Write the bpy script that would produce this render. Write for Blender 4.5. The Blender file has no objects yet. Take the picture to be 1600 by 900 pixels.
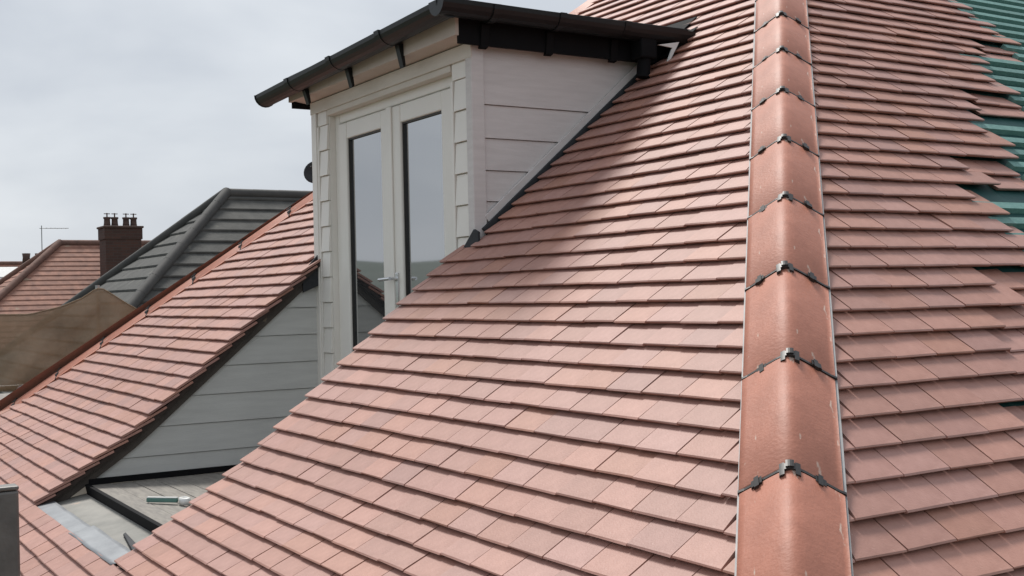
import bpy, math, random
from mathutils import Matrix, Vector
from mathutils import noise as mnoise
random.seed(7)
scene = bpy.context.scene
col = scene.collection
RAD = math.radians

# ------------------------------------------------------------------ camera
F_PX, ROLL, HZ, YAW = 1845.03, 0.02236, 460.26, RAD(31.8845)
fwd = Vector((-math.cos(YAW), math.sin(YAW), 0))
xh = Vector((math.sin(YAW), math.cos(YAW), 0))
zh = Vector((0, 0, 1))
c_r = xh * math.cos(ROLL) - zh * math.sin(ROLL)
c_u = xh * math.sin(ROLL) + zh * math.cos(ROLL)
cam_d = bpy.data.cameras.new('camera')
cam = bpy.data.objects.new('camera', cam_d)
col.objects.link(cam)
cam.matrix_world = Matrix(((c_r.x, c_u.x, -fwd.x, 0), (c_r.y, c_u.y, -fwd.y, 0), (c_r.z, c_u.z, -fwd.z, 0), (0, 0, 0, 1)))
cam_d.sensor_width = 36
cam_d.lens = F_PX / 1600 * 36
cam_d.shift_y = (HZ - 450) / 1600
cam_d.clip_start = 0.05
cam_d.clip_end = 5000
scene.camera = cam
scene.render.resolution_x, scene.render.resolution_y = 1024, 576

def project(p):
    d = p.dot(fwd)
    if d < .05: return None
    return 800 + p.dot(c_r) / d * F_PX, HZ - p.dot(c_u) / d * F_PX, d

# ------------------------------------------------------------------ sky and sun
SUN = Vector((-0.55, 0.085, 0.83)).normalized()
world = bpy.data.worlds.new('World')
scene.world = world
world.use_nodes = True
nt = world.node_tree
nt.nodes.clear()
def wn(t, **k):
    n = nt.nodes.new(t)
    for a, b in k.items(): setattr(n, a, b)
    return n
sky = wn('ShaderNodeTexSky', sky_type='NISHITA')
sky.sun_disc = False
sky.sun_elevation = math.asin(SUN.z)
sky.sun_rotation = math.atan2(SUN.x, SUN.y)
sky.dust_density = 3.0
tc = wn('ShaderNodeTexCoord')
mp = wn('ShaderNodeMapping')
mp.inputs['Scale'].default_value = (1.0, 1.0, 2.6)
n1 = wn('ShaderNodeTexNoise')
n1.inputs['Scale'].default_value = 2.6
n1.inputs['Detail'].default_value = 5
n1.inputs['Roughness'].default_value = .5
n1.inputs['Distortion'].default_value = .35
ramp = wn('ShaderNodeValToRGB')
ramp.color_ramp.elements[0].position = .34
ramp.color_ramp.elements[0].color = (4.7, 5.1, 5.7, 1)
ramp.color_ramp.elements[1].position = .66
ramp.color_ramp.elements[1].color = (6.6, 6.95, 7.35, 1)
mix = wn('ShaderNodeMixRGB')
mix.inputs[0].default_value = .93
bg = wn('ShaderNodeBackground')
bg.inputs['Strength'].default_value = .1
wo = wn('ShaderNodeOutputWorld')
L = nt.links.new
L(tc.outputs['Generated'], mp.inputs['Vector']); L(mp.outputs[0], n1.inputs['Vector'])
L(n1.outputs[0], ramp.inputs[0]); L(sky.outputs[0], mix.inputs[1]); L(ramp.outputs[0], mix.inputs[2])
L(mix.outputs[0], bg.inputs['Color']); L(bg.outputs[0], wo.inputs[0])

sun_d = bpy.data.lights.new('sun', 'SUN')
sun_d.energy = 2.9
sun_d.angle = RAD(14)
sun_d.color = (1, .965, .91)
sun = bpy.data.objects.new('sun', sun_d)
col.objects.link(sun)
sun.rotation_euler = (-SUN).to_track_quat('-Z', 'Y').to_euler()
sun.location = (0, 0, 30)
vs = scene.view_settings
vs.view_transform = 'Standard'
vs.look = 'None'
vs.exposure = 0.2
vs.gamma = 1
vs.use_curve_mapping = False

# ------------------------------------------------------------------ materials
def material(name, c1, c2=None, rough=.7, scale=8, bump=.0, bscale=60, spec=.5, ior=None, metal=0, var=0.0, hue=None, specks=None, stretch=None, detail=6):
    m = bpy.data.materials.new(name)
    m.use_nodes = True
    t = m.node_tree
    b = t.nodes['Principled BSDF']
    b.inputs['Roughness'].default_value = rough
    b.inputs['Specular IOR Level'].default_value = spec
    b.inputs['Metallic'].default_value = metal
    if ior: b.inputs['IOR'].default_value = ior
    co = t.nodes.new('ShaderNodeTexCoord')
    vec = co.outputs['Object']
    if stretch:
        mm = t.nodes.new('ShaderNodeMapping')
        mm.inputs['Scale'].default_value = stretch
        t.links.new(vec, mm.inputs[0]); vec = mm.outputs[0]
    c2 = c2 or tuple(x * .8 for x in c1)
    nz = t.nodes.new('ShaderNodeTexNoise')
    nz.inputs['Scale'].default_value = scale
    nz.inputs['Detail'].default_value = detail
    nz.inputs['Roughness'].default_value = .6
    t.links.new(vec, nz.inputs['Vector'])
    rp = t.nodes.new('ShaderNodeValToRGB')
    rp.color_ramp.elements[0].position = .3
    rp.color_ramp.elements[1].position = .7
    rp.color_ramp.elements[0].color = (*c2, 1)
    rp.color_ramp.elements[1].color = (*c1, 1)
    t.links.new(nz.outputs[0], rp.inputs[0])
    out = rp.outputs[0]
    if var or hue:
        oi = t.nodes.new('ShaderNodeObjectInfo')
        ge = t.nodes.new('ShaderNodeNewGeometry')
        ad = t.nodes.new('ShaderNodeMath'); ad.operation = 'ADD'
        fr = t.nodes.new('ShaderNodeMath'); fr.operation = 'FRACT'
        t.links.new(oi.outputs['Random'], ad.inputs[0]); t.links.new(ge.outputs['Random Per Island'], ad.inputs[1])
        t.links.new(ad.outputs[0], fr.inputs[0])
        if hue:                                    # a few tiles fired to another colour
            hr = t.nodes.new('ShaderNodeValToRGB')
            hr.color_ramp.interpolation = 'LINEAR'
            els = hr.color_ramp.elements
            els[0].position = 0; els[0].color = (*hue[0], 1)
            els[1].position = 1; els[1].color = (*hue[-1], 1)
            for i, h in enumerate(hue[1:-1]):
                e = els.new((i + 1) / (len(hue) - 1)); e.color = (*h, 1)
            mu = t.nodes.new('ShaderNodeMixRGB'); mu.blend_type = 'MULTIPLY'; mu.inputs[0].default_value = 1
            t.links.new(fr.outputs[0], hr.inputs[0])
            t.links.new(out, mu.inputs[1]); t.links.new(hr.outputs[0], mu.inputs[2])
            out = mu.outputs[0]
        if var:
            m2 = t.nodes.new('ShaderNodeMath'); m2.operation = 'MULTIPLY'; m2.inputs[1].default_value = 7.31
            f2 = t.nodes.new('ShaderNodeMath'); f2.operation = 'FRACT'
            mr = t.nodes.new('ShaderNodeMapRange')
            mr.inputs['To Min'].default_value = 1 - var; mr.inputs['To Max'].default_value = 1 + var
            t.links.new(fr.outputs[0], m2.inputs[0]); t.links.new(m2.outputs[0], f2.inputs[0]); t.links.new(f2.outputs[0], mr.inputs[0])
            hs = t.nodes.new('ShaderNodeHueSaturation')
            t.links.new(mr.outputs[0], hs.inputs['Value']); t.links.new(out, hs.inputs['Color'])
            out = hs.outputs[0]
    if specks:
        sn = t.nodes.new('ShaderNodeTexNoise')
        sn.inputs['Scale'].default_value = specks[0]; sn.inputs['Detail'].default_value = 4
        sm = t.nodes.new('ShaderNodeMapping')
        if len(specks) > 3: sm.inputs['Scale'].default_value = specks[3]
        t.links.new(co.outputs['Object'], sm.inputs[0]); t.links.new(sm.outputs[0], sn.inputs['Vector'])
        sr = t.nodes.new('ShaderNodeValToRGB')
        sr.color_ramp.elements[0].position = specks[1]; sr.color_ramp.elements[1].position = specks[1] + .05
        t.links.new(sn.outputs[0], sr.inputs[0])
        mx = t.nodes.new('ShaderNodeMixRGB')
        mx.inputs[2].default_value = (*specks[2], 1)
        t.links.new(sr.outputs[0], mx.inputs[0]); t.links.new(out, mx.inputs[1])
        out = mx.outputs[0]
    t.links.new(out, b.inputs['Base Color'])
    if bump:
        bn = t.nodes.new('ShaderNodeTexNoise')
        bn.inputs['Scale'].default_value = bscale; bn.inputs['Detail'].default_value = 5
        t.links.new(vec, bn.inputs['Vector'])
        bp = t.nodes.new('ShaderNodeBump')
        bp.inputs['Strength'].default_value = bump; bp.inputs['Distance'].default_value = .01
        t.links.new(bn.outputs[0], bp.inputs['Height']); t.links.new(bp.outputs[0], b.inputs['Normal'])
    return m

M = {}
M['tile'] = material('clay_tile', (.43, .222, .176), (.345, .168, .13), rough=.6, spec=.7, scale=22, detail=9, bump=.12, bscale=160, var=.10, specks=(75, .70, (.50, .33, .28)),
                     hue=[(1, 1, 1), (.97, 1.02, 1.08), (1.02, .99, .95), (1, 1, 1), (.93, .95, 1.0), (1.04, .98, .88), (1, 1.02, 1.03), (1.02, 1, .98)])
M['hip'] = material('hip_clay', (.47, .185, .122), (.37, .14, .09), rough=.58, spec=.5, scale=16, detail=9, bump=.14, bscale=110, var=.03, specks=(34, .655, (.58, .42, .34), (1, .3, 1)))
M['union'] = material('black_plastic', (.022, .02, .019), (.035, .03, .028), rough=.45, scale=30)
M['zinc'] = material('zinc_strip', (.36, .36, .36), (.26, .26, .26), rough=.5, scale=20, metal=.3)
M['underlay'] = material('roof_underlay', (.05, .035, .03), rough=.9)
M['membrane'] = material('green_membrane', (.012, .085, .078), (.006, .05, .05), rough=.6, scale=3, bump=.7, bscale=9)
M['batten'] = material('treated_batten', (.16, .30, .27), (.10, .22, .20), rough=.7, scale=30, bump=.2, bscale=90, var=.15)
M['clad'] = material('grey_cladding', (.68, .645, .63), (.60, .565, .55), rough=.6, scale=5, bump=.15, bscale=40, stretch=(3, 1, 9))
M['recess'] = material('grey_recess_board', (.60, .60, .575), (.52, .52, .50), rough=.6, scale=4, bump=.15, bscale=40, stretch=(3, 1, 9))
M['cream'] = material('cream_frame', (.84, .805, .75), (.80, .765, .71), rough=.4, scale=5)
M['cream_wood'] = material('cream_board', (.72, .67, .60), (.64, .59, .525), rough=.6, scale=6, stretch=(1, 6, 6))
M['pink_soffit'] = material('soffit_board', (.62, .54, .48), (.54, .46, .40), rough=.7, scale=6)
M['black'] = material('black_gutter', (.012, .013, .014), (.008, .009, .010), rough=.42, spec=.35, scale=8)
M['fascia'] = material('black_fascia', (.008, .008, .009), (.006, .006, .007), spec=.15, rough=.8, scale=8)
M['felt'] = material('roof_felt', (.06, .06, .065), rough=.9, scale=20, bump=.3)
M['lead'] = material('lead_sheet', (.04, .042, .047), (.026, .028, .032), rough=.7, spec=.3, scale=9, bump=.3, bscale=20)
M['newlead'] = material('bright_lead', (.27, .285, .30), (.19, .20, .215), rough=.55, scale=7, bump=.35, bscale=16, metal=.25)
M['deckb'] = material('recess_deck', (.31, .285, .25), (.19, .175, .16), rough=.8, scale=5, bump=.2, bscale=40, stretch=(2, 9, 2), specks=(6, .70, (.40, .31, .25)))
M['gtray'] = material('recess_tray', (.32, .305, .275), (.17, .17, .155), rough=.7, scale=4, bump=.3, bscale=18, specks=(5, .66, (.42, .33, .27)))
M['verge'] = material('verge_board', (.085, .07, .058), (.05, .042, .036), rough=.8, scale=9, bump=.3, bscale=50, specks=(9, .68, (.2, .16, .12)))
M['chrome'] = material('chrome', (.75, .75, .76), rough=.18, metal=1)
M['white'] = material('white_plastic', (.78, .78, .76), rough=.4)
M['teal'] = material('teal_plastic', (.10, .22, .19), rough=.4)
M['steel'] = material('scaffold_steel', (.17, .16, .15), (.10, .095, .09), rough=.5, scale=14, metal=.3, bump=.15)
M['galv'] = material('galvanised_tube', (.38, .38, .38), (.28, .28, .28), rough=.4, scale=12, metal=.5)
M['net'] = material('brown_netting', (.34, .265, .18), (.20, .155, .10), rough=.85, scale=2.6, bump=.6, bscale=25)
M['net'].node_tree.nodes['Principled BSDF'].inputs['Alpha'].default_value = .7
M['darktile'] = material('dark_concrete_tile', (.085, .084, .077), (.04, .041, .038), rough=.8, scale=4, bump=.4, bscale=30, var=.08, specks=(3.2, .66, (.12, .118, .10)))
M['darkhip'] = material('dark_hip_tile', (.072, .070, .066), (.05, .05, .048), rough=.8, scale=6, var=.03)
M['redtile'] = material('weathered_red_tile', (.38, .185, .13), (.20, .10, .075), rough=.8, scale=5, var=.12, bump=.3, specks=(1.6, .64, (.30, .22, .16)))
M['redhip'] = material('weathered_hip_tile', (.20, .105, .08), (.12, .07, .055), rough=.85, scale=4, var=.06)
M['render'] = material('painted_render', (.55, .52, .47), (.48, .45, .41), rough=.9, scale=3, bump=.2)
M['pot'] = material('chimney_pot_clay', (.12, .07, .055), (.07, .045, .04), rough=.85, scale=10)
M['hill'] = material('hillside', (.13, .145, .13), (.09, .11, .095), rough=1, scale=.02)
M['ground'] = material('street_ground', (.10, .11, .075), (.06, .075, .045), rough=1, scale=.25)
M['aerial'] = material('aerial_metal', (.3, .3, .3), rough=.4, metal=.7)

gl = bpy.data.materials.new('double_glazing')
gl.use_nodes = True
gb = gl.node_tree.nodes['Principled BSDF']
gb.inputs['Base Color'].default_value = (.03, .034, .038, 1)
gb.inputs['Roughness'].default_value = .03
gb.inputs['IOR'].default_value = 5.8
M['glass'] = gl

bm_ = bpy.data.materials.new('chimney_brick')
bm_.use_nodes = True
_t = bm_.node_tree
_b = _t.nodes.new('ShaderNodeTexBrick')
_b.inputs['Scale'].default_value = 1
_b.inputs['Brick Width'].default_value = .225; _b.inputs['Row Height'].default_value = .075; _b.inputs['Mortar Size'].default_value = .008
_b.inputs['Color1'].default_value = (.085, .04, .03, 1); _b.inputs['Color2'].default_value = (.06, .032, .026, 1); _b.inputs['Mortar'].default_value = (.07, .05, .042, 1)
_c = _t.nodes.new('ShaderNodeTexCoord')
_s = _t.nodes.new('ShaderNodeSeparateXYZ'); _k = _t.nodes.new('ShaderNodeCombineXYZ'); _a = _t.nodes.new('ShaderNodeMath')
_t.links.new(_c.outputs['Object'], _s.inputs[0]); _t.links.new(_s.outputs[0], _a.inputs[0]); _t.links.new(_s.outputs[1], _a.inputs[1])
_t.links.new(_a.outputs[0], _k.inputs[0]); _t.links.new(_s.outputs[2], _k.inputs[1]); _t.links.new(_k.outputs[0], _b.inputs['Vector'])
_t.links.new(_b.outputs[0], _t.nodes['Principled BSDF'].inputs['Base Color'])
_t.nodes['Principled BSDF'].inputs['Roughness'].default_value = .9
M['brick'] = bm_

# ------------------------------------------------------------------ helpers
def link(o, parent=None):
    col.objects.link(o)
    if parent is not None: o.parent = parent
    return o
def mesh(name, verts, faces, mat, parent=None, smooth=False):
    me = bpy.data.meshes.new(name)
    me.from_pydata([tuple(v) for v in verts], [], faces)
    me.validate(); me.update()
    me.materials.append(M[mat])
    if smooth: me.polygons.foreach_set('use_smooth', [True] * len(me.polygons))
    return link(bpy.data.objects.new(name, me), parent)
def empty(name, label, cat, group=None):
    o = bpy.data.objects.new(name, None)
    o.empty_display_size = .2
    tag(o, label, cat, group)
    return link(o)
def tag(o, label, cat, group=None):
    o['label'] = label; o['category'] = cat
    if group: o['group'] = group
    return o
def boxvf(x0, x1, y0, y1, z0, z1):
    v = [(x, y, z) for z in (z0, z1) for y in (y0, y1) for x in (x0, x1)]
    return v, [(0, 2, 3, 1), (4, 5, 7, 6), (0, 1, 5, 4), (2, 6, 7, 3), (0, 4, 6, 2), (1, 3, 7, 5)]
def box(name, x0, x1, y0, y1, z0, z1, mat, parent=None, bevel=.003):
    o = mesh(name, *boxvf(x0, x1, y0, y1, z0, z1), mat, parent)
    if bevel:
        b = o.modifiers.new('bevel', 'BEVEL'); b.width = bevel; b.segments = 2; b.limit_method = 'ANGLE'
    return o
def prism(name, poly, d, mat, parent=None, bevel=0):
    """poly: planar 3-D outline; d: thickness vector"""
    n = len(poly); d = Vector(d)
    v = [Vector(p) for p in poly] + [Vector(p) + d for p in poly]
    f = [tuple(range(n))[::-1], tuple(range(n, 2 * n))] + [(i, (i + 1) % n, n + (i + 1) % n, n + i) for i in range(n)]
    o = mesh(name, v, f, mat, parent)
    me = o.data
    import bmesh
    bm = bmesh.new(); bm.from_mesh(me); bmesh.ops.recalc_face_normals(bm, faces=bm.faces); bm.to_mesh(me); bm.free()
    if bevel:
        b = o.modifiers.new('bevel', 'BEVEL'); b.width = bevel; b.segments = 2; b.limit_method = 'ANGLE'
    return o
def tube(name, a, b, r, mat, parent=None, n=16, r2=None):
    a, b = Vector(a), Vector(b)
    d = (b - a).normalized()
    s = d.orthogonal().normalized(); t = d.cross(s)
    r2 = r if r2 is None else r2
    v, f = [], []
    for p, q in ((a, r), (b, r2)):
        v += [p + (s * math.cos(2 * math.pi * i / n) + t * math.sin(2 * math.pi * i / n)) * q for i in range(n)]
    v = v + v
    f = [(i, (i + 1) % n, n + (i + 1) % n, n + i) for i in range(n)] + [tuple(range(2 * n, 3 * n))[::-1], tuple(range(3 * n, 4 * n))]
    o = mesh(name, v, f, mat, parent)
    for p in o.data.polygons: p.use_smooth = len(p.vertices) == 4
    return o
def lathe(name, prof, centre, mat, parent=None, n=20):
    c = Vector(centre); v, f = [], []
    for r, z in prof:
        v += [c + Vector((r * math.cos(2 * math.pi * i / n), r * math.sin(2 * math.pi * i / n), z)) for i in range(n)]
    for k in range(len(prof) - 1):
        f += [(k * n + i, k * n + (i + 1) % n, (k + 1) * n + (i + 1) % n, (k + 1) * n + i) for i in range(n)]
    f += [tuple(range(n))[::-1], tuple(range((len(prof) - 1) * n, len(prof) * n))]
    return mesh(name, v, f, mat, parent, True)

# ------------------------------------------------------------------ roof geometry of the near house
PITCH = RAD(40.5); T = math.tan(PITCH); CP, SP = math.cos(PITCH), math.sin(PITCH)
Z0 = -2.1154                      # left plane: z = Z0 + T*y ; right plane: z = Z0 - T*x
APEX_Y = 5.675
EAVE = .62
FARX = 11.35                      # far hip: x = y - FARX
GAUGE = .0991; GY = GAUGE * CP
def bell(d):                      # bell-cast lift towards the eaves
    t = 1.74 - d
    if t <= 0: return 0
    return .48 * t * t if t < .2 else .0192 + (t - .2) * .19
def zs(d): return Z0 + T * d + bell(d)
def wob(a, d, k): return .006 * mnoise.noise(Vector((a * .7, d * .8, k * 9.1)))

GROUND_Z = -4.4
g = mesh('ground', [(-3000, -3000, GROUND_Z), (3000, -3000, GROUND_Z), (3000, 3000, GROUND_Z), (-3000, 3000, GROUND_Z)], [(0, 1, 2, 3)], 'ground')
g['kind'] = 'structure'
hv, hf = [], []
NH = 180
for i in range(NH):
    a = 2 * math.pi * i / NH
    for k, (r, h) in enumerate(((600, 0), (760, .55), (950, 1.0), (1500, .7))):
        hh = 36 + 10 * mnoise.noise(Vector((math.cos(a) * 2.2, math.sin(a) * 2.2, 3.1))) + 5 * mnoise.noise(Vector((math.cos(a) * 14, math.sin(a) * 14, k)))
        hv.append((r * math.cos(a), r * math.sin(a), GROUND_Z - 1 + h * hh))
for i in range(NH):
    j = (i + 1) % NH
    hf += [(i * 4 + k, j * 4 + k, j * 4 + k + 1, i * 4 + k + 1) for k in range(3)]
hill = mesh('hills', hv, hf, 'hill', None, True); hill['kind'] = 'structure'

house = empty('house', 'near house with new pink clay tile hip roof and a flat roofed dormer', 'house')
# body under the roof
BX0, BX1, BY0, BY1 = -(FARX - EAVE) + .45, -EAVE - .45, EAVE + .45, 13.6
box('wall', BX0, BX1, BY0, BY1, GROUND_Z, -1.75, 'render', house, 0)

def sheet(name, quads, mat, parent, thick=.02):
    v, f = [], []
    for qd in quads:
        k = len(v); v += [Vector(p) for p in qd]; f.append((k, k + 1, k + 2, k + 3))
    o = mesh(name, v, f, mat, parent)
    s = o.modifiers.new('solid', 'SOLIDIFY'); s.thickness = thick; s.offset = -1
    return o

# left (hip end) slope deck, with the recess and dormer opening left out
OFF = .006
def lp(x, y): return (x, y, zs(y) - OFF)
def rp(x, y): return (x, y, zs(-x) - OFF)
bands = [EAVE, .9, 1.14, 1.4, 1.6, 1.8, 2.75, 3.98, APEX_Y]
ql = []
for a, b in zip(bands[:-1], bands[1:]):
    cuts = None
    if 1.13 < a < 2.7: cuts = (-6.56, -4.85)
    elif 2.7 < a < 3.9: cuts = (-6.60, -4.74)
    if cuts:
        ql.append((lp(a - FARX, a), lp(cuts[0], a), lp(cuts[0], b), lp(b - FARX, b)))
        ql.append((lp(cuts[1], a), lp(-a, a), lp(-b, b), lp(cuts[1], b)))
    else:
        ql.append((lp(a - FARX, a), lp(-a, a), lp(-b, b), lp(b - FARX + (1e-3 if b == APEX_Y else 0), b)))
slope_l = sheet('roof_slope', ql, 'underlay', house)
slope_l['label'] = 'fully tiled pink roof slope around the dormer recess'
qr = []
bx = [EAVE, .9, 1.14, 1.4, 1.6, 1.8, APEX_Y]
for a, b in zip(bx[:-1], bx[1:]):
    qr.append((rp(-a, a), rp(-a, 14.05 - a + .0), rp(-b, 14.05 - b), rp(-b, b)))
slope_r = sheet('roof_slope', qr, 'membrane', house)
slope_r['label'] = 'half tiled roof slope with green membrane and battens showing'
# rear and far slopes, plain
mesh('rear_slope', [(-EAVE, 14.05 - EAVE, zs(EAVE)), (-FARX + EAVE, 14.05 - EAVE, zs(EAVE)), (-APEX_Y, 14.05 - APEX_Y, zs(APEX_Y) - .01)], [(0, 1, 2)], 'tile', house)
mesh('far_slope', [(EAVE - FARX, EAVE, zs(EAVE) - .02), (-APEX_Y - .004, APEX_Y, zs(APEX_Y) - .02), (-APEX_Y - .004, 14.05 - APEX_Y, zs(APEX_Y) - .02), (EAVE - FARX, 14.05 - EAVE, zs(EAVE) - .02)], [(0, 1, 2, 3)], 'tile', house)

# ------------------------------------------------------------------ plain tiles
TW, TT, TLEN, TILT = .1640, .012, .2, RAD(10.2)
def tile_vf(w0, w1, h0, h1, length=TLEN):
    """tail x range w0..w1, head x range h0..h1 in the tile's own frame (y up the slope)"""
    prof = ((.006, 0), (0, TT - .003), (.0035, TT), (length, TT), (length, 0))
    v = []
    for y, z in prof:
        t = y / length
        v.append((w0 + (h0 - w0) * t, y, z))
    for y, z in prof:
        t = y / length
        v.append((w1 + (h1 - w1) * t, y, z))
    f = [(0, 1, 2, 3, 4), (9, 8, 7, 6, 5)] + [(i, 5 + i, 5 + (i + 1) % 5, (i + 1) % 5) for i in range(5)]
    return v, f
TP = {}
def tile_matrix(side, a, d, sink=0, j=1.0):
    """a: position across, d: plan distance up from the hip base line (tail)"""
    pit = math.atan((zs(d + .06) - zs(d - .01)) / .07)
    c, s = math.cos(pit), math.sin(pit)
    if side == 'L': X, Y, N = Vector((1, 0, 0)), Vector((0, c, s)), Vector((0, -s, c)); o = Vector((a, d, zs(d)))
    else: X, Y, N = Vector((0, 1, 0)), Vector((-c, 0, s)), Vector((s, 0, c)); o = Vector((-d, a, zs(d)))
    o = o + N * (.0215 - sink + wob(a, d, 1 if side == 'L' else 2) + random.uniform(-.0009, .0016) * j) + Y * (random.uniform(-.0018, .0018) * j + .004 * mnoise.noise(Vector((a * 1.3, d * 6, 5))))
    m = Matrix(((X.x, Y.x, N.x, o.x), (X.y, Y.y, N.y, o.y), (X.z, Y.z, N.z, o.z), (0, 0, 0, 1)))
    return m @ Matrix.Rotation(-TILT + random.gauss(0, RAD(.3)) * j, 4, 'X') @ Matrix.Rotation(random.gauss(0, RAD(.25)) * j, 4, 'Z') @ Matrix.Rotation(random.gauss(0, RAD(.3)) * j, 4, 'Y')

records = {'L': [], 'R': []}
def add_tile(side, a0, a1, d, lo, hi, length=TLEN, sink=0):
    """lo(d), hi(d): limits across at plan distance d"""
    dh = d + length * CP
    c = (a0 + a1) / 2
    t0, t1 = max(a0, lo(d)), min(a1, hi(d))
    h0, h1 = max(a0, lo(dh)), min(a1, hi(dh))
    if t1 - t0 < .02: 
        return
    if h1 <= h0:                       # cut to a point by the hip: shorten to where the edges meet
        p, q = 0.0, 1.0
        for _ in range(24):
            t = (p + q) / 2; dd = d + length * CP * t
            if min(a1, hi(dd)) > max(a0, lo(dd)): p = t
            else: q = t
        length = max(.03, length * p); dd = d + length * CP
        h0 = h1 = max(t0, min(t1, (min(a1, hi(dd)) + max(a0, lo(dd))) / 2))
    full = t0 == a0 and t1 == a1 and h0 == a0 and h1 == a1 and length == TLEN
    m = tile_matrix(side, c, d, sink)
    records[side].append((m, full, (t0 - c, t1 - c, h0 - c, h1 - c, length)))

def fixed(v): return lambda d: v
main_l = lambda d: -d - .085
far_l = lambda d: d - FARX + .085
pitch_a = TW + .0042
k = 0
d = EAVE - .02
# align tails with a course seen at d = 1.809
d = 1.809 - GY * round((1.809 - EAVE) / GY)
nc = 0
while d < APEX_Y - .12:
    off = (nc % 2) * pitch_a / 2 + random.uniform(-.006, .006) + .013
    spans = []
    if 1.075 < d < 2.69: spans = [(far_l, fixed(-6.545 + random.uniform(-.006, .004))), (fixed(-4.845 + random.uniform(-.008, .008)), main_l)]
    elif 2.69 <= d < 3.93: spans = [(far_l, fixed(-6.66)), (fixed(-4.685), main_l)]
    else: spans = [(far_l, main_l)]
    ln = TLEN
    if d < 1.075 and d + TLEN * CP > 1.11: ln = max(.05, min(TLEN, (1.12 - d) / CP))
    for lo, hi in spans:
        a = math.floor((min(lo(d), lo(d + .15)) - .2) / pitch_a) * pitch_a + off
        end = max(hi(d), hi(d + .15))
        while a < end:
            L_here = ln if (-6.7 < a < -4.7) else TLEN
            add_tile('L', a, a + TW, d, lo, hi, L_here)
            a += pitch_a
    d += GY; nc += 1

def right_end(d):
    for lim, e in ((3.80, 5.60), (3.31, 5.0), (2.87, 4.34), (2.33, 3.76), (1.86, 3.10), (1.4, 2.65)):
        if d >= lim: return lim, e
    return 0, 2.2
main_r = lambda d: d + .085
d = 1.842 - GY * 16
nc = 0
while d < APEX_Y - .1:
    if d > EAVE:
        lim, e = right_end(d)
        low = right_end(lim - .01)[1]
        off = (nc % 2) * pitch_a / 2 + random.uniform(-.006, .006)
        lean = (d - lim) * .12
        a = math.floor(d / pitch_a) * pitch_a - pitch_a + off
        while a < e + lean - .07:
            hang = d < lim + 2 * GY and a > low + .18
            add_tile('R', a, a + TW, d, main_r, fixed(99), sink=.02 if hang else 0)
            a += pitch_a
        if d < 2.36:                       # lower layer still uncovered beyond the stepped edge
            while a < e + 1.1:
                add_tile('R', a, a + TW, d, main_r, fixed(99), sink=.011)
                a += pitch_a
    d += GY; nc += 1

variants = []
for i in range(4):
    v, f = tile_vf(-TW / 2, TW / 2, -TW / 2, TW / 2)
    v = [(x + random.uniform(-.0008, .0008), y + (random.uniform(-.0015, .0015) if y < .01 else 0), z + random.uniform(-.0006, .0006)) for x, y, z in v]
    me = bpy.data.meshes.new('roof_tile'); me.from_pydata(v, [], f); me.update(); me.materials.append(M['tile'])
    variants.append(me)
LIMIT = {'L': 300, 'R': 300}
for side, parent in (('L', slope_l), ('R', slope_r)):
    scored = []
    for i, (m, full, w) in enumerate(records[side]):
        pr = project(m @ Vector((0, .05, TT)))
        vis = pr and -5 < pr[0] < 1605 and -5 < pr[1] < 905
        if vis and side == 'L' and abs((m.translation.x + m.translation.y)) < .16: vis = False
        scored.append((0 if vis else 1, (pr[2] if pr else 99), i))
    scored.sort()
    chosen = {i for s, dd, i in scored[:LIMIT[side]] if s == 0}
    sv, sf = [], []
    for i, (m, full, w) in enumerate(records[side]):
        if i in chosen:
            if full: me = random.choice(variants)
            else:
                v, f = tile_vf(*w)
                me = bpy.data.meshes.new('roof_tile'); me.from_pydata(v, [], f); me.update(); me.materials.append(M['tile'])
            o = bpy.data.objects.new('roof_tile', me); link(o, parent); o.matrix_world = m
        else:
            v, f = tile_vf(*w)
            k = len(sv); sv += [m @ Vector(p) for p in v]; sf += [tuple(k + q for q in ff) for ff in f]
    st = mesh('roof_tiles', sv, sf, 'tile', parent); st['kind'] = 'stuff'

# battens on the open part of the right slope
def rpt(d, a, n): return Vector((-d + SP * n, a, zs(d) + CP * n))
d = 1.842 - GY * 6 + .06
while d < APEX_Y - .05:
    lim, e = right_end(d)
    a0 = max(d + .2, e + (d - lim) * .12 - .06); a1 = 9.2 if d > 3 else 7.0
    if a0 < a1 and d > 2.5:
        n = 9; vv, ff = [], []
        for i in range(n):
            a = a0 + (a1 - a0) * i / (n - 1)
            w = .004 * mnoise.noise(Vector((a * 1.2, d * 7, 2)))
            for dd, hh in ((-.019, 0), (-.019, .024), (.019, .024), (.019, 0)):
                vv.append(rpt(d + w + dd * CP, a, hh - .004))
        for i in range(n - 1):
            b = i * 4
            ff += [(b + q, b + 4 + q, b + 4 + (q + 1) % 4, b + (q + 1) % 4) for q in range(3)]
        ff += [(3, 2, 1, 0), tuple(range(len(vv) - 4, len(vv)))]
        mesh('batten', vv, ff, 'batten', slope_r)
    d += GY

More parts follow.
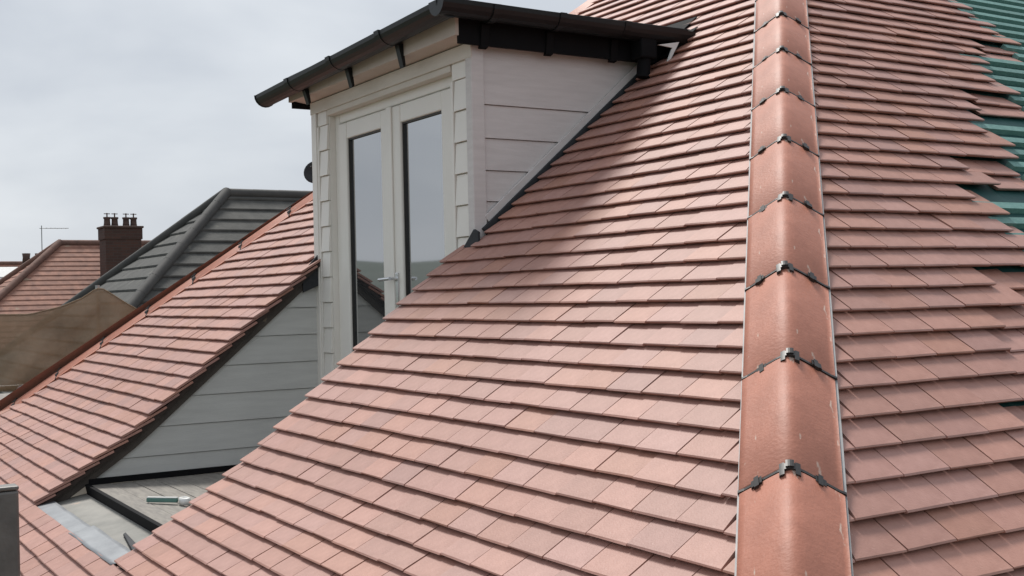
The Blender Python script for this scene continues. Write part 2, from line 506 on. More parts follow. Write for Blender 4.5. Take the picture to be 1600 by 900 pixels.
# ------------------------------------------------------------------ hips: tiles, joint unions, edge strips
PROF = []
HW = .117
def pz(u):
    u = max(-HW, min(HW, u)) / HW
    return -.016 + .100 * (1 - (u * u + .035) ** .5 * .983) - .007 * (1 - u * u)
for i in range(17):
    u = -1 + 2 * i / 16
    PROF.append((u * HW, pz(u * HW)))
def hip_frame(base, hdir, nrm):
    Y = hdir.normalized(); N = nrm.normalized(); X = Y.cross(N)
    return lambda s: Matrix(((X.x, Y.x, N.x, base.x + Y.x * s), (X.y, Y.y, N.y, base.y + Y.y * s), (X.z, Y.z, N.z, base.z + Y.z * s), (0, 0, 0, 1)))
HL = .45
def hip_tile_mesh():
    v, f = [], []
    n = len(PROF)
    rows = (0, .004, .22, .438, .442)
    for r, y in enumerate(rows):
        q = -.003 if r in (0, 4) else 0
        for u, w in PROF: v.append((u, y, w + q + random.uniform(-.0004, .0004)))
    for y in (0, .442):
        for u, w in PROF: v.append((u * .95, y, w - .014))
    for r in range(4):
        f += [(r * n + i, r * n + i + 1, (r + 1) * n + i + 1, (r + 1) * n + i) for i in range(n - 1)]
    b0, b1 = 5 * n, 6 * n
    f += [(b0 + i, b0 + i + 1, i + 1, i) for i in range(n - 1)]
    f += [(4 * n + i, 4 * n + i + 1, b1 + i + 1, b1 + i) for i in range(n - 1)]
    f += [(b0 + i + 1, b0 + i, b1 + i, b1 + i + 1) for i in range(n - 1)]
    for e in (0, n - 1): f.append(tuple([r * n + e for r in range(5)] + [b1 + e, b0 + e]))
    me = bpy.data.meshes.new('hip_tile'); me.from_pydata(v, [], f); me.update(); me.materials.append(M['hip'])
    me.polygons.foreach_set('use_smooth', [True] * len(me.polygons))
    return me
def band_vf(u0, u1, y0, y1, h, n=16, base=-.004):
    v, f = [], []
    for i in range(n + 1):
        u = u0 + (u1 - u0) * i / n
        w = pz(u)
        v += [(u, y0, w + base), (u, y0, w + h), (u, y1, w + h), (u, y1, w + base)]
    for i in range(n):
        b = i * 4
        f += [(b + q, b + 4 + q, b + 4 + (q + 1) % 4, b + (q + 1) % 4) for q in range(4)]
    f += [(3, 2, 1, 0), (n * 4, n * 4 + 1, n * 4 + 2, n * 4 + 3)]
    return v, f
def mk(name, vf, mat):
    me = bpy.data.meshes.new(name); me.from_pydata([tuple(p) for p in vf[0]], [], vf[1]); me.update(); me.materials.append(M[mat]); return me
def clip_vf(u0, wid, cen):
    v, f = [], []
    parts = [band_vf(u0 - wid, u0 + wid, -.010, .010, .008, 6)]
    if cen:
        parts += [band_vf(u0 - wid * 1.25, u0 - wid * .65, -.026, .014, .008, 3), band_vf(u0 + wid * .65, u0 + wid * 1.25, -.026, .014, .008, 3), band_vf(u0 - wid * .5, u0 + wid * .5, -.006, .016, .012, 4)]
    else:
        parts += [band_vf(u0 - wid * .5, u0 + wid * .4, -.017, .015, .011, 3)]
    for pv, pf in parts:
        k = len(v); v += pv; f += [tuple(k + q for q in ff) for ff in pf]
    return v, f
ME_UNION = mk('joint_band', band_vf(-HW - .004, HW + .004, -.0038, .0038, .0025), 'union')
ME_CLIPS = [mk('clip', clip_vf(0, .019, True), 'union'), mk('clip', clip_vf(-.075, .012, False), 'union'), mk('clip', clip_vf(.07, .012, False), 'union')]
HIPT = [hip_tile_mesh() for _ in range(3)]
def build_hip(base, hdir, nrm, s0, count):
    fr = hip_frame(base, hdir, nrm)
    for i in range(count):
        s = s0 + i * HL
        o = bpy.data.objects.new('hip_tile', random.choice(HIPT)); link(o, house)
        o.matrix_world = fr(s + .004) @ Matrix.Rotation(random.gauss(0, .003), 4, 'Y') @ Matrix.Translation((random.gauss(0, .0015), 0, random.gauss(0, .001)))
        u = bpy.data.objects.new('joint_band', ME_UNION); link(u, house); u.matrix_world = fr(s)
        for cm in ME_CLIPS:
            cl = bpy.data.objects.new('clip', cm); link(cl, u)
            cl.matrix_basis = Matrix.Translation((random.gauss(0, .003), random.gauss(0, .001), 0))
            cl.rotation_euler.z = random.gauss(0, .05)
h_main = Vector((-1, 1, T)); n_main = Vector((SP, -SP, 2 * CP))
P0 = Vector((-1.946, 1.946, Z0 + T * 1.946))
len_unit = h_main.length
full_len = (APEX_Y - 1.937) * len_unit
nmain = int(full_len / HL)
build_hip(P0, h_main, n_main, -4 * HL, nmain + 4)
fr = hip_frame(P0, h_main, n_main)
for sgn in (-1, 1):
    v, f = [], []
    ns = 40
    for i in range(ns + 1):
        s = -4 * HL + (full_len + 4 * HL) * i / ns
        for u, w in ((HW - .02, -.036), (HW - .006, -.0185), (HW + .0045, -.019), (HW + .0055, -.06)):
            v.append(fr(s) @ Vector((sgn * (u + .0015 * mnoise.noise(Vector((s * 3, sgn, 0)))), 0, w)))
    for i in range(ns):
        b = i * 4
        f += [(b + q, b + 4 + q, b + 4 + (q + 1) % 4, b + (q + 1) % 4) for q in range(4)]
    mesh('hip_edge_strip', v, f, 'zinc', house)
h_far = Vector((1, 1, T)); n_far = Vector((-SP, -SP, 2 * CP))
PF = Vector((EAVE - FARX, EAVE, zs(EAVE) - .0))
PF = Vector((2.0 - FARX, 2.0, Z0 + T * 2.0 - .012))
build_hip(PF, h_far, n_far, -.45 * 4 + .2, int((APEX_Y - 2.0) * len_unit / HL) + 4)
# main ridge beyond the apex
frr = hip_frame(Vector((-APEX_Y, APEX_Y, zs(APEX_Y))), Vector((0, 1, 0)), Vector((0, 0, 1)))
for i in range(6):
    o = bpy.data.objects.new('ridge_tile', HIPT[i % 3]); link(o, house); o.matrix_world = frr(.02 + i * HL)

# eaves gutters
def gutter(name, a, b, r, mat, parent, out, n=10):
    """half round channel from a to b; a, b on the centre line at the rim; out: unit vector away from the wall"""
    a, b, out = Vector(a), Vector(b), Vector(out)
    v, f = [], []
    ring = [math.pi * i / n for i in range(n + 1)]
    for p in (a, b):
        v += [p + out * (math.cos(t) * r) - zh * (math.sin(t) * r) for t in ring]
        v += [p + out * (math.cos(t) * (r - .004)) - zh * (math.sin(t) * (r - .004)) for t in reversed(ring)]
    m = 2 * (n + 1)
    f = [(i, (i + 1) % m, m + (i + 1) % m, m + i) for i in range(m)]
    f += [tuple(range(n + 1)), tuple(range(m, m + n + 1))]
    o = mesh(name, v, f, mat, parent)
    # rolled rim
    return o
ze = zs(EAVE) - .03
gutter('eaves_gutter', (-EAVE + .05, EAVE - .05, ze), (EAVE - FARX - .05, EAVE - .05, ze), .056, 'black', house, (0, -1, 0))
gutter('eaves_gutter', (-EAVE + .05, EAVE - .05, ze), (-EAVE + .05, 13.3, ze), .056, 'black', house, (1, 0, 0))

# ------------------------------------------------------------------ recess in front of the dormer
RX0, RX1, RY0, RY1 = -6.60, -4.82, 1.15, 2.80
FZ, GZ = -.975, -1.045
upper = box('recess_floor', RX0 + .0, RX1 + .0, 1.40, RY1, FZ - .06, FZ - .012, 'underlay', house, 0)
bw = .115; y = 1.405; i = 0
while y < RY1 - .03:
    box('deck_board', RX0 + .001, RX1, y, min(y + bw - .004, RY1), FZ - .012, FZ + random.uniform(-.0015, .0015), 'deckb', upper, .002)
    y += bw
tray = mesh('gutter_tray', [(RX0 - .02, 1.08, GZ - .03), (RX1 + .02, 1.08, GZ - .03), (RX1 + .02, 1.40, GZ + .028), (RX0 - .02, 1.40, GZ + .028)], [(0, 1, 2, 3)], 'gtray', house)
def wavy(name, x0, x1, y0, y1, zf, mat, parent, amp=.004, nx=18, ny=5, seed=0):
    v, f = [], []
    for j in range(ny + 1):
        for i in range(nx + 1):
            x = x0 + (x1 - x0) * i / nx; y = y0 + (y1 - y0) * j / ny
            v.append((x, y + .004 * mnoise.noise(Vector((x * 5, j, seed))), zf(y) + amp * mnoise.noise(Vector((x * 6, y * 9, seed)))))
    for j in range(ny):
        for i in range(nx):
            a = j * (nx + 1) + i
            f.append((a, a + 1, a + nx + 2, a + nx + 1))
    o = mesh(name, v, f, mat, parent, True)
    s = o.modifiers.new('solid', 'SOLIDIFY'); s.thickness = .003
    return o
ztray = lambda y: GZ - .03 + .058 * (y - 1.08) / .32
wavy('lead_apron', -6.56, -5.62, 1.108, 1.215, lambda y: ztray(y) + .020, 'newlead', house, seed=1)
wavy('lead_apron', -5.66, -4.86, 1.108, 1.22, lambda y: ztray(y) + .028, 'newlead', house, seed=4)
edge = prism('black_edge_trim', [(RX0 + .01, 1.378, FZ + .010), (RX0 + .01, 1.404, FZ + .010), (RX0 + .01, 1.404, FZ - .05), (RX0 + .01, 1.39, FZ - .05)], (1.72, 0, 0), 'fascia', house, .004)
prism('tray_lap', [(-5.40, 1.30, GZ + .012), (-5.02, 1.27, GZ + .008), (-5.02, 1.235, GZ + .002), (-5.38, 1.285, GZ + .010)], (0, 0, .012), 'lead', house, .003)

def roof_y(z):                      # plan distance where the slope has height z
    lo, hi = .3, 6.0
    for _ in range(40):
        m = (lo + hi) / 2
        if zs(m) < z: lo = m
        else: hi = m
    return lo
def board_wall(name, x, thick, z_lines, y_front, y_wall, mat, below, parent, face):
    """boards along y on a wall at x. below: the wall lies under the slope (recess cheek) else above it (dormer cheek)"""
    w = bpy.data.objects.new(name, None)
    base = None
    boards = []
    for zb, zt in zip(z_lines[:-1], z_lines[1:]):
        g_ = .004
        if below:
            pts = [(y_wall, zb), (y_wall, zt - g_)]
            yb, yt = roof_y(zb + .05), roof_y(zt + .05)
            yb = max(yb, y_front)
            if yt > y_wall:
                yt = y_wall - .005
            pts = [(yb, zb), (y_wall, zb), (y_wall, zt - g_), (max(yt, y_front + .001), zt - g_)]
        else:
            yb, yt = roof_y(zb - .0), roof_y(zt - .0)
            if yt < y_front + .02:
                continue
            if yb < y_front + .01:
                boards.append([(y_front, zs(y_front)), (y_front + .01, zs(y_front + .01)), (yt, zt - g_), (y_front, zt - g_)])
                continue
            pts = [(y_front, zb), (yb, zb), (yt, zt - g_), (y_front, zt - g_)]
        boards.append(pts)
    back = prism(name, [(x - face * .012, p[0], p[1]) for p in [boards[0][0], boards[0][1], boards[-1][2], boards[-1][3]]], (-face * .03, 0, 0), mat, parent)
    for pts in boards:
        # bottom edge of each board stands proud of the one below
        n = len(pts); zc = [p[1] for p in pts]; zmin, zmax = min(zc), max(zc)
        outer = [(x + face * (.006 if p[1] < zmin + .02 else -.002), p[0], p[1]) for p in pts]
        inner = [(x - face * .0115, p[0], p[1]) for p in pts]
        f = [tuple(range(n)), tuple(range(n, 2 * n))[::-1]] + [(i, n + i, n + (i + 1) % n, (i + 1) % n) for i in range(n)]
        o = mesh('board', outer + inner, f, mat, back)
        import bmesh
        bm = bmesh.new(); bm.from_mesh(o.data); bmesh.ops.recalc_face_normals(bm, faces=bm.faces); bm.to_mesh(o.data); bm.free()
    return back
lines = [-.955] + [-.847 + .16 * i for i in range(7)] + [.20]
cheek_far = board_wall('recess_cheek', -6.615, .02, lines, 1.3, 2.80, 'recess', True, house, 1)
box('gap_shade_strip', -6.608, -6.59, 1.40, 2.80, FZ + .002, FZ + .034, 'fascia', house, 0)  # black strip painting in the dark shade of the gap under the cheek boards
cheek_near = board_wall('recess_cheek', -4.80, .02, lines, 1.3, 2.80, 'recess', True, house, -1)
# verge boards under the tile edge either side of the recess
for x, t in ((-6.612, .02), (-4.828, .02)):
    pts = []
    for i in range(14):
        yy = 1.16 + (2.745 - 1.16) * i / 13
        pts.append((x, yy, zs(yy) + .004))
    low = [(x, p[1], p[2] - .095) for p in reversed(pts)]
    prism('verge_board', pts + low, (t, 0, 0), 'verge', house)
    pts2 = [(x + .03 * (1 if t > 0 else -1) - .012, p[1], p[2] - .014) for p in pts]
    low2 = [(p[0], p[1], p[2] - .035) for p in reversed(pts2)]
    prism('verge_batten', pts2 + low2, (.012, 0, 0), 'verge', house)
prism('lead_soaker', [(-6.59, 2.64, zs(2.64) + .02), (-6.59, 2.74, zs(2.74) + .04), (-6.59, 2.74, zs(2.64) - .06), (-6.59, 2.64, zs(2.64) - .1)], (.012, 0, 0), 'lead', house)

# ------------------------------------------------------------------ dormer
CX = -5.67
YF = 2.75
ZT = 1.17
for nm, x0, x1, fx in (('corner_trim', -6.635, -6.565, -1), ('corner_trim', -4.768, -4.712, 1)):
    box(nm, x0, x1, YF - .014, YF + .055, -.97 if fx < 0 else -.2, ZT, 'cream' if fx < 0 else 'clad', house, .004)
# narrow strips of short boards beside the doors
for x0, x1 in ((-6.565, -6.415), (-4.925, -4.768)):
    back = box('side_panel', x0, x1, YF + .012, YF + .06, -.97, ZT, 'cream', house, 0)
    z = 1.018
    box('board', x0 + .012, x1 - .012, YF - .004, YF + .012, z + .003, ZT, 'cream', back, .002)
    while z > -.9:
        zb = z - .149
        prism('board', [(x0 + .028, YF + .002, z), (x0 + .028, YF + .0115, z), (x0 + .028, YF + .0115, zb + .005), (x0 + .028, YF - .008, zb + .005)], (x1 - x0 - .036, 0, 0), 'cream', back, .001)
        z = zb
    box('edge_bead', x0, x0 + .022, YF - .008, YF + .012, -.97, 1.018, 'cream', back, .003)
box('header_board', -6.415, -4.925, YF - .006, YF + .05, 1.068, ZT, 'cream_wood', house, .003)
# door frame and two leaves
YD = 2.795
frame = box('door_frame', CX - .745, CX - .685, YD, YD + .07, -.97, 1.07, 'cream', house, .006)
box('jamb', CX + .685, CX + .745, YD, YD + .07, -.97, 1.07, 'cream', frame, .006)
box('frame_head', CX - .68, CX + .68, YD, YD + .07, 1.015, 1.07, 'cream', frame, .006)
box('threshold', CX - .68, CX + .68, YD - .03, YD + .07, -.97, -.92, 'zinc', frame, .004)
for sx, nm in ((-1, 'door'), (1, 'door')):
    x0, x1 = (CX - .681, CX - .006) if sx < 0 else (CX + .006, CX + .681)
    leaf = box(nm, x0, x0 + .112, YD - .01, YD + .05, -.915, 1.010, 'cream', house, .008)
    box('stile', x1 - .112, x1, YD - .01, YD + .05, -.915, 1.010, 'cream', leaf, .008)
    box('top_rail', x0 + .112, x1 - .112, YD - .008, YD + .05, .915, 1.010, 'cream', leaf, .006)
    box('bottom_rail', x0 + .112, x1 - .112, YD - .008, YD + .05, -.915, -.77, 'cream', leaf, .006)
    # black gasket and pane
    gx0, gx1 = x0 + .112, x1 - .112
    gk = box('gasket', gx0, gx0 + .008, YD + .004, YD + .03, -.77, .915, 'union', leaf, 0)
    box('gasket', gx1 - .008, gx1, YD + .004, YD + .03, -.77, .915, 'union', leaf, 0)
    box('gasket', gx0 + .008, gx1 - .008, YD + .004, YD + .03, .907, .915, 'union', leaf, 0)
    box('pane', gx0 + .008, gx1 - .008, YD + .016, YD + .028, -.77, .907, 'glass', leaf, 0)
    if sx > 0:
        hx = x0 + .05
        hp = box('handle', hx - .016, hx + .016, YD - .02, YD - .01, -.05, .13, 'chrome', leaf, .004)
        hp['label'] = 'chrome lever handle'
        tube('lever', (hx, YD - .018, .098), (hx, YD - .06, .098), .009, 'chrome', leaf)
        tube('lever', (hx + .008, YD - .06, .098), (hx - .125, YD - .06, .094), .0095, 'chrome', leaf)
box('meeting_bead', CX - .03, CX + .03, YD - .02, YD - .0105, -.915, 1.010, 'cream', frame, .003)
# dark room behind the glass
box('room_wall', CX - .8, CX + .8, 2.93, 2.95, -1.0, 1.15, 'underlay', house, 0)

# dormer cheeks
cl = [.14, .29, .438, .583, .733, .89, ZT - .002]
ck = board_wall('dormer_cheek', -4.728, .02, [-.01] + cl, 2.805, 4, 'clad', False, house, 1)
ck2 = board_wall('dormer_cheek', -6.62, .02, [-.01] + cl, 2.805, 4, 'clad', False, house, -1)
# raking trim along the foot of the near cheek
def rake(name, x, d0, d1, n0, n1, t, mat):
    pts = [(x, d0 - SP * n0, zs(d0) + CP * n0), (x, d1 - SP * n0, zs(d1) + CP * n0), (x, d1 - SP * n1, zs(d1) + CP * n1), (x, d0 - SP * n1, zs(d0) + CP * n1)]
    return prism(name, pts, (t, 0, 0), mat, house, .002)
rake('raking_trim', -4.722, 2.84, 3.84, .040, .074, .012, 'clad')
rake('raking_trim', -6.64, 2.84, 3.84, .040, .074, .012, 'clad')
rake('step_flashing', -4.716, 2.80, 3.90, .002, .042, .022, 'lead')
prism('lead_soaker', [(-4.93, 2.735, .12), (-4.70, 2.735, .305), (-4.66, 2.735, .29), (-4.66, 2.735, .24), (-4.93, 2.735, .06)], (0, -.012, 0), 'lead', house, .002)

# dormer flat roof
RXN, RXF = -4.665, -6.72
YB = roof_y(1.31) + .06
YFA = 2.63
deck = prism('dormer_roof', [(RXN, YFA, 1.30), (RXF, YFA, 1.30), (RXF, YB, 1.30), (RXN, YB, 1.30)], (0, 0, .03), 'felt', house)
prism('front_fascia', [(RXF, YFA, 1.183), (RXF, YFA, 1.30), (RXN, YFA, 1.30), (RXN, YFA, 1.183)], (0, .018, 0), 'pink_soffit', deck)
yb1 = roof_y(1.15) - .02
for x, t in ((RXN, -.018), (RXF, .018)):
    prism('side_fascia', [(x, YFA + .019, 1.148), (x, yb1, 1.148), (x, YB - .05, 1.299), (x, YFA + .019, 1.299)], (t, 0, 0), 'fascia', deck)
prism('soffit', [(RXF + .02, YFA + .02, 1.19), (RXN - .02, YFA + .02, 1.19), (RXN - .02, YF - .006, 1.176), (RXF + .02, YF - .006, 1.176)], (0, 0, .012), 'pink_soffit', deck)
prism('frieze_board', [(-6.64, YF - .016, 1.10), (-4.71, YF - .016, 1.10), (-4.71, YF - .016, 1.171), (-6.64, YF - .016, 1.171)], (0, .009, 0), 'cream_wood', deck, .002)
prism('roof_edge_trim', [(RXN + .03, YFA - .02, 1.325), (RXN + .03, YB - .02, 1.325), (RXN - .02, YB - .02, 1.332), (RXN - .02, YFA - .02, 1.332)], (0, 0, .012), 'black', deck, .003)
prism('roof_edge_trim', [(RXN - .0205, YFA - .02, 1.332), (RXF, YFA - .02, 1.315), (RXF, YFA + .06, 1.32), (RXN - .0205, YFA + .06, 1.336)], (0, 0, .012), 'black', deck, .003)
# front gutter, falling away from the near corner, with joints and brackets
GR = .066
ga, gb2 = Vector((-4.60, YFA - .066, 1.308)), Vector((-6.93, YFA - .066, 1.25))
fg = gutter('gutter', ga, gb2, GR, 'black', deck, (0, -1, 0))
for i, t in enumerate((.25, .51, .77)):
    p = ga.lerp(gb2, t); q = ga.lerp(gb2, t + .022)
    gutter('gutter_bracket', p + Vector((0, 0, .004)), q + Vector((0, 0, .004)), GR + .006, 'black', fg, (0, -1, 0))
    prism('bracket_arm', [(p.x, YFA - .03, p.z - .05), (p.x, YFA - .002, p.z - .05), (p.x, YFA + .01, 1.135), (p.x, YFA - .002, 1.125)], (-.04, 0, 0), 'black', fg)
for p, t in ((gb2, -.01), (ga, .01)):
    prism('gutter_end', [p + Vector((0, -math.cos(a) * GR * 1.06, -math.sin(a) * GR * 1.06)) for a in [math.pi * k / 10 for k in range(11)]], (t, 0, 0), 'black', fg)
lathe('outlet_cap', [(.022, 0), (.03, .01), (.03, .03), (.012, .042)], (-6.66, YFA - .058, 1.25), 'black', fg, 12)
# side gutter on the near edge
sa, sb = Vector((-4.598, YFA - .12, 1.312)), Vector((-4.598, YB - .13, 1.298))
sg = gutter('gutter', sa, sb, GR, 'black', deck, (1, 0, 0))
prism('gutter_end', [sa + Vector((math.cos(a) * GR * 1.08, 0, -math.sin(a) * GR * 1.08)) for a in [math.pi * k / 10 for k in range(11)]], (0, -.012, 0), 'black', sg)
for yy in (2.76, 3.12, 3.50):
    gutter('gutter_bracket', (sa.x, yy, 1.308), (sa.x, yy + .035, 1.308), GR + .006, 'black', sg, (1, 0, 0))
    prism('bracket_arm', [(RXN + .002, yy, 1.24), (RXN + .02, yy, 1.24), (RXN + .004, yy, 1.14), (RXN - .02, yy, 1.134)], (0, .04, 0), 'fascia', sg)
box('gutter_outlet', -4.655, -4.565, 3.62, 3.72, 1.15, 1.262, 'fascia', sg, .01)
tube('downpipe', (-4.61, 3.67, 1.155), (-4.61, 3.66, 1.06), .034, 'fascia', sg)
prism('end_flashing', [(-4.545, 3.70, 1.212), (-4.545, 3.835, 1.238), (-4.545, 3.765, 1.125), (-4.545, 3.752, 1.125), (-4.545, 3.79, 1.205)], (.01, 0, 0), 'white', deck, .001)
prism('abutment_flashing', [(-4.70, 3.80, zs(3.80) + .04), (-4.57, 3.80, zs(3.80) + .04), (-4.57, 3.99, zs(3.99) + .04), (-4.70, 3.97, zs(3.97) + .04)], (0, -.003, .005), 'fascia', deck)
prism('abutment_flashing', [(-6.75, 3.98, zs(3.98) + .04), (-4.701, 3.98, zs(3.98) + .04), (-4.701, 4.10, zs(4.10) + .037), (-6.75, 4.10, zs(4.10) + .037)], (0, -.003, .005), 'fascia', deck)

# ------------------------------------------------------------------ loose things on and by the near house
tool = empty('hand_tool', 'small white and dark green hand tool lying on the recess floor', 'tool')
tool.location = (-5.70, 1.61, FZ + .002); tool.scale = (.72, .72, .8)
def loc(o, p): o.parent = p; return o
tb = prism('handle', [(-.19, -.13, .004), (-.17, -.15, .004), (.02, .0, .010), (.0, .022, .010)], (0, 0, .026), 'teal', tool, .006)
tb2 = prism('blade', [(-.19, -.128, .030), (-.172, -.146, .030), (.018, .002, .036), (.0, .02, .036)], (0, 0, .006), 'white', tool, .002)
rings = []
v, f = [], []
nr = 18
for i in range(nr):
    a = 2 * math.pi * i / nr
    cxx, cyy = .065 * math.cos(a) + .06, .035 * math.sin(a) + .045
    v += [(cxx, cyy, .004), (cxx * 1.0, cyy, .04), (.06 + .042 * math.cos(a), .045 + .018 * math.sin(a), .046), (.06 + .042 * math.cos(a), .045 + .018 * math.sin(a), .015)]
for i in range(nr):
    j = (i + 1) % nr
    f += [(i * 4 + q, j * 4 + q, j * 4 + (q + 1) % 4, i * 4 + (q + 1) % 4) for q in range(4)]
mesh('head', v, f, 'white', tool, True)

dish = empty('satellite_dish', 'small dark round dish on a thin mast beside the dormer', 'satellite dish')
dc = Vector((-7.915, 3.295, .90))
tube('mast', (-7.93, 3.375, .58), (-7.93, 3.375, .95), .012, 'lead', dish)
v, f = [], []
nd = 24; ax = Vector((.75, -.6, .25)).normalized(); s1 = ax.orthogonal().normalized(); s2 = ax.cross(s1)
for k, (r, h) in enumerate(((.0, 0), (.04, .005), (.068, .016), (.085, .027))):
    for i in range(nd):
        a = 2 * math.pi * i / nd
        v.append(dc + (s1 * math.cos(a) + s2 * math.sin(a)) * r + ax * h)
for k in range(3):
    f += [(k * nd + i, k * nd + (i + 1) % nd, (k + 1) * nd + (i + 1) % nd, (k + 1) * nd + i) for i in range(nd)]
o = mesh('reflector', v, f, 'lead', dish, True)
s = o.modifiers.new('solid', 'SOLIDIFY'); s.thickness = .012
tube('bracket', dc - ax * .005, (-7.93, 3.40, .88), .012, 'lead', dish)
tube('arm', dc + ax * .02 - s2 * .09, dc + ax * .14, .006, 'lead', dish)

post = empty('scaffold_post', 'dark square steel scaffold post standing at the eaves below the recess', 'scaffold post')
px, py = -2.825, .415
pm = box('upright', px - .018, px + .03, py - .022, py + .03, GROUND_Z, -.408, 'steel', post, .006)
box('end_cap', px - .0185, px + .0305, py - .0225, py + .0305, -.407, -.398, 'steel', post, .003)

# scaffold with debris netting beyond the far hip
scaf = empty('scaffold', 'galvanised tube scaffold standing beyond the far hip behind brown netting', 'scaffold')
SX = -12.4
for yy in (.6, 2.775, 5.0): tube('standard', (SX - .06, yy, GROUND_Z), (SX - .06, yy, .19 if yy > 2 and yy < 3 else .02), .024, 'galv', scaf)
for zz in (-.79, -2.6): tube('ledger', (SX - .01, .2, zz + .0), (SX - .01, 5.6, zz - .03), .024, 'galv', scaf)
for q in range(4):
    box('scaffold_board', SX - 1.0 + q * .23, SX - .78 + q * .23, .2, 5.6, -.96, -.922, 'deckb', scaf, .003)
v, f = [], []
NY, NZ = 90, 26
def top(y):
    pts = ((-1.0, .05), (.6, .03), (1.2, -.04), (1.84, -.085), (2.1, -.09), (2.4, -.02), (2.6, .06), (2.74, .155), (2.80, .155), (3.0, .02), (3.22, -.11), (3.6, -.22), (4.3, -.2), (5.0, .02))
    for (a, za), (b, zb) in zip(pts[:-1], pts[1:]):
        if a <= y <= b: return za + (zb - za) * (y - a) / (b - a)
    return 0
for i in range(NY + 1):
    yy = .3 + 4.7 * i / NY
    for j in range(NZ + 1):
        t = j / NZ
        z = top(yy) * (1 - t) + (-.80 + .05 * math.sin(yy * 2.1)) * t
        fold = .07 * math.sin(yy * 6.2 + 3.4 * t) * t + .16 * mnoise.noise(Vector((yy * 1.9 + t * 1.5, t * 2.2, 1))) + .05 * mnoise.noise(Vector((yy * 5 + t * 4, t * 6, 4))) + .02 * mnoise.noise(Vector((yy * 14 + t * 9, t * 9, 7)))
        fold -= .05 * math.exp(-((yy - 2.80) / .05) ** 2)
        v.append((SX + .03 + fold * (.3 + .7 * t), yy, z))
for i in range(NY):
    for j in range(NZ):
        a = i * (NZ + 1) + j
        f.append((a, a + 1, a + NZ + 2, a + NZ + 1))
net = mesh('debris_netting', v, f, 'net', None, True)
tag(net, 'brown debris netting sagging from a scaffold post beyond the far hip', 'netting')
s = net.modifiers.new('solid', 'SOLIDIFY'); s.thickness = .004
hem = []
vv, ff = [], []
for i in range(NY + 1):
    p = Vector(v[i * (NZ + 1)])
    for a in range(6): vv.append(p + Vector((math.cos(a * math.pi / 3) * .008, 0, math.sin(a * math.pi / 3) * .008)))
for i in range(NY):
    ff += [(i * 6 + a, i * 6 + (a + 1) % 6, i * 6 + 6 + (a + 1) % 6, i * 6 + 6 + a) for a in range(6)]
mesh('hem', vv, ff, 'net', net, True)

# ------------------------------------------------------------------ neighbouring houses
def hip_house(root, ax, ay, az, half, ridge, tp, gauge, tmat, hmat, thick, split, rollr):
    """hipped house: ridge from (ax, ay, az) along +y; half: plan half width"""
    ez = az - half * tp
    rnd = random.Random(3)
    box('wall', ax - half + .4, ax + half - .4, ay - half + .4, ay + ridge + half - .4, GROUND_Z, ez + .1, 'render', root, 0)
    cp = 1 / math.sqrt(1 + tp * tp)
    n = int(half / (gauge * cp))
    faces = {'front': [], 'right': [], 'left': []}
    for k in range(n + 1):
        d0 = half - k * gauge * cp; d1 = max(0.0, d0 - gauge * cp * 1.12)
        for fc in faces:
            def P(d, e, up):      # d: distance from the ridge line, e: -1/1 end
                z = az - d * tp + up
                if fc == 'front': return (ax + e * d, ay - d, z)
                yy = ay - d if e < 0 else ay + ridge + d
                return (ax + (d if fc == 'right' else -d), yy, z)
            pts = []
            nseg = 1 if fc == 'front' else 1
            q = [P(d0, -1, thick), P(d0, 1, thick), P(d1, 1, .004), P(d1, -1, .004), P(d0, -1, thick - .028), P(d0, 1, thick - .028), P(d1, 1, -.03), P(d1, -1, -.03)]
            fcs = [(0, 1, 2, 3), (7, 6, 5, 4), (0, 4, 5, 1), (1, 5, 6, 2), (2, 6, 7, 3), (3, 7, 4, 0)]
            faces[fc].append((q, fcs))
    for fc, lst in faces.items():
        slope = mesh('roof_slope', *(lambda P3: (P3, [(0, 1, 2, 3)] if len(P3) == 4 else [(0, 1, 2)]))(
            [(ax - half, ay - half, ez - .05), (ax + half, ay - half, ez - .05), (ax, ay, az - .05)] if fc == 'front' else
            [(ax + (half if fc == 'right' else -half), ay - half, ez - .05), (ax + (half if fc == 'right' else -half), ay + ridge + half, ez - .05), (ax, ay + ridge, az - .05), (ax, ay, az - .05)]), tmat, root)
        if split and fc != 'left':
            for q, fcs in lst: mesh('tile_course', q, fcs, tmat, slope)
        else:
            V, Fs = [], []
            for q, fcs in lst:
                k = len(V); V += q; Fs += [tuple(k + i for i in ff) for ff in fcs]
            o = mesh('tile_courses', V, Fs, tmat, slope); o['kind'] = 'stuff'
    # hip and ridge tiles
    def run(a, b, nm, L_=.45):
        a, b = Vector(a), Vector(b)
        m = max(1, int((b - a).length / L_))
        for i in range(m):
            p, q = a.lerp(b, i / m), a.lerp(b, (i + 1.0) / m)
            tube(nm, p, q, rollr, hmat, root, 10, rollr * .98)
    run((ax + half, ay - half, ez + .05), (ax, ay, az + .05), 'hip_tile')
    run((ax - half, ay - half, ez + .05), (ax, ay, az + .05), 'hip_tile')
    run((ax, ay, az + .02), (ax, ay + ridge, az + .02), 'ridge_tile')

dark = empty('house', 'neighbouring house with dark grey concrete tile hip roof behind the netting', 'house')
hip_house(dark, -19.5, 6.5, 1.80, 4.3, 5.0, .865, .29, 'darktile', 'darkhip', .045, True, .085)
red = empty('house', 'further house with weathered red tile roof and a big brick chimney', 'house')
hip_house(red, -34.7, 6.75, 1.70, 4.6, 6.0, .80, .21, 'redtile', 'redhip', .03, False, .095)
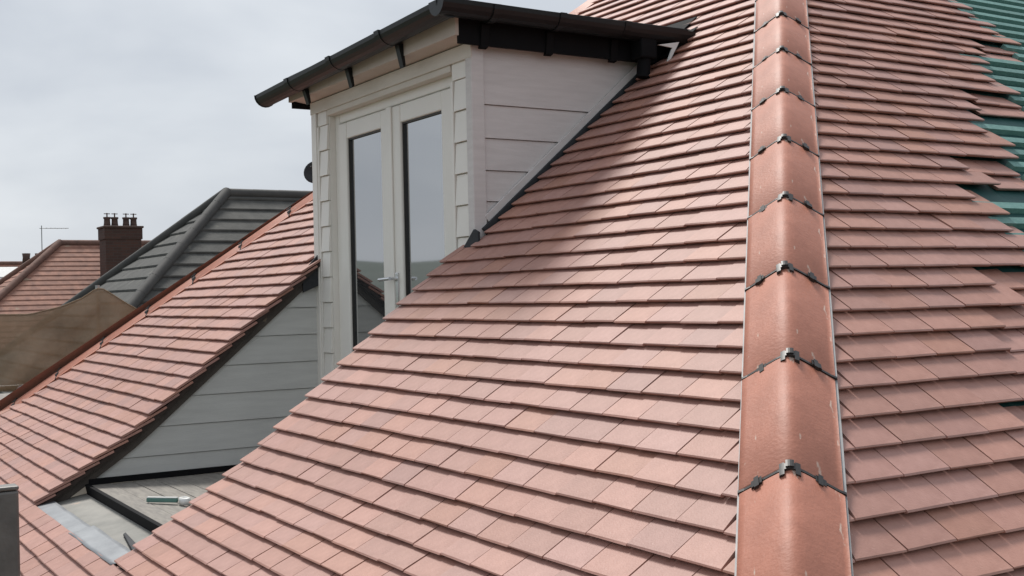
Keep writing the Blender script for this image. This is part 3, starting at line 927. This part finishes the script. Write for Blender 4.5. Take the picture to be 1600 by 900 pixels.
# brick stack on the red house
cs = bpy.data.objects.new('chimney', None)
chx, chy = -32.75, 7.92
ch = box('chimney', chx - .36, chx + .36, chy - .47, chy + .47, -.9, 1.98, 'brick', red, .01)
box('corbel', chx - .38, chx + .38, chy - .50, chy + .50, 1.72, 2.02, 'brick', ch, .01)
prism('flaunching', [(chx - .42, chy - .53, 2.02), (chx + .42, chy - .53, 2.02), (chx + .42, chy + .53, 2.02), (chx - .42, chy + .53, 2.02)], (0, 0, .06), 'pot', ch, .02)
for px_, py_ in ((0, -.34), (0, -.14), (0, .16), (0, .36)):
    lathe('chimney_pot', [(.10, 0), (.085, .1), (.08, .2), (.10, .22), (.10, .26)], (chx + px_, chy + py_, 2.07), 'pot', ch, 12)
    tube('cowl_stem', (chx, chy + py_, 2.3), (chx, chy + py_, 2.44), .02, 'pot', ch, 6)
    tube('cowl_arm', (chx, chy + py_ - .08, 2.42), (chx, chy + py_ + .08, 2.42), .012, 'pot', ch, 6)
far_house = empty('house', 'distant house with red roof, twin pot chimney and a television aerial', 'house')
hip_house(far_house, -66.5, 9.5, 2.2, 4.4, 5.0, .8, .3, 'redtile', 'redhip', .03, False, .12)
fcx, fcy = -62.9, 10.9
fch = box('chimney', fcx - .35, fcx + .35, fcy - .45, fcy + .45, -1, 2.15, 'brick', far_house, .01)
for q in (-.3, .3):
    lathe('chimney_pot', [(.2, 0), (.17, .25), (.2, .45)], (fcx, fcy + q, 2.15), 'pot', fch, 10)
mastx, masty = fcx, fcy + .45
tube('aerial_mast', (mastx, masty, 1.6), (mastx, masty, 4.0), .022, 'aerial', far_house, 8)
tube('aerial_boom', (mastx, masty - .1, 3.86), (mastx, masty + 1.3, 3.88), .016, 'aerial', far_house, 6)
for q in range(6): tube('aerial_element', (mastx - .3, masty + .2 + q * .2, 3.87), (mastx + .3, masty + .2 + q * .2, 3.87), .008, 'aerial', far_house, 5)
def fr_pt(d, y, up): return (-66.5 + d + .6 * up, y, 2.2 - d * .8 + up)
rw_ = prism('roof_window', [fr_pt(.35, 9.3, .06), fr_pt(1.15, 8.9, .06), fr_pt(1.15, 10.6, .06), fr_pt(.35, 11.2, .06)], (.02, 0, .05), 'white', far_house, .01)
prism('pane', [fr_pt(.45, 9.4, .125), fr_pt(1.05, 9.0, .125), fr_pt(1.05, 10.5, .125), fr_pt(.45, 11.1, .125)], (.006, 0, .008), 'white', rw_)  # glass coloured white: its bright reflection is put into the colour
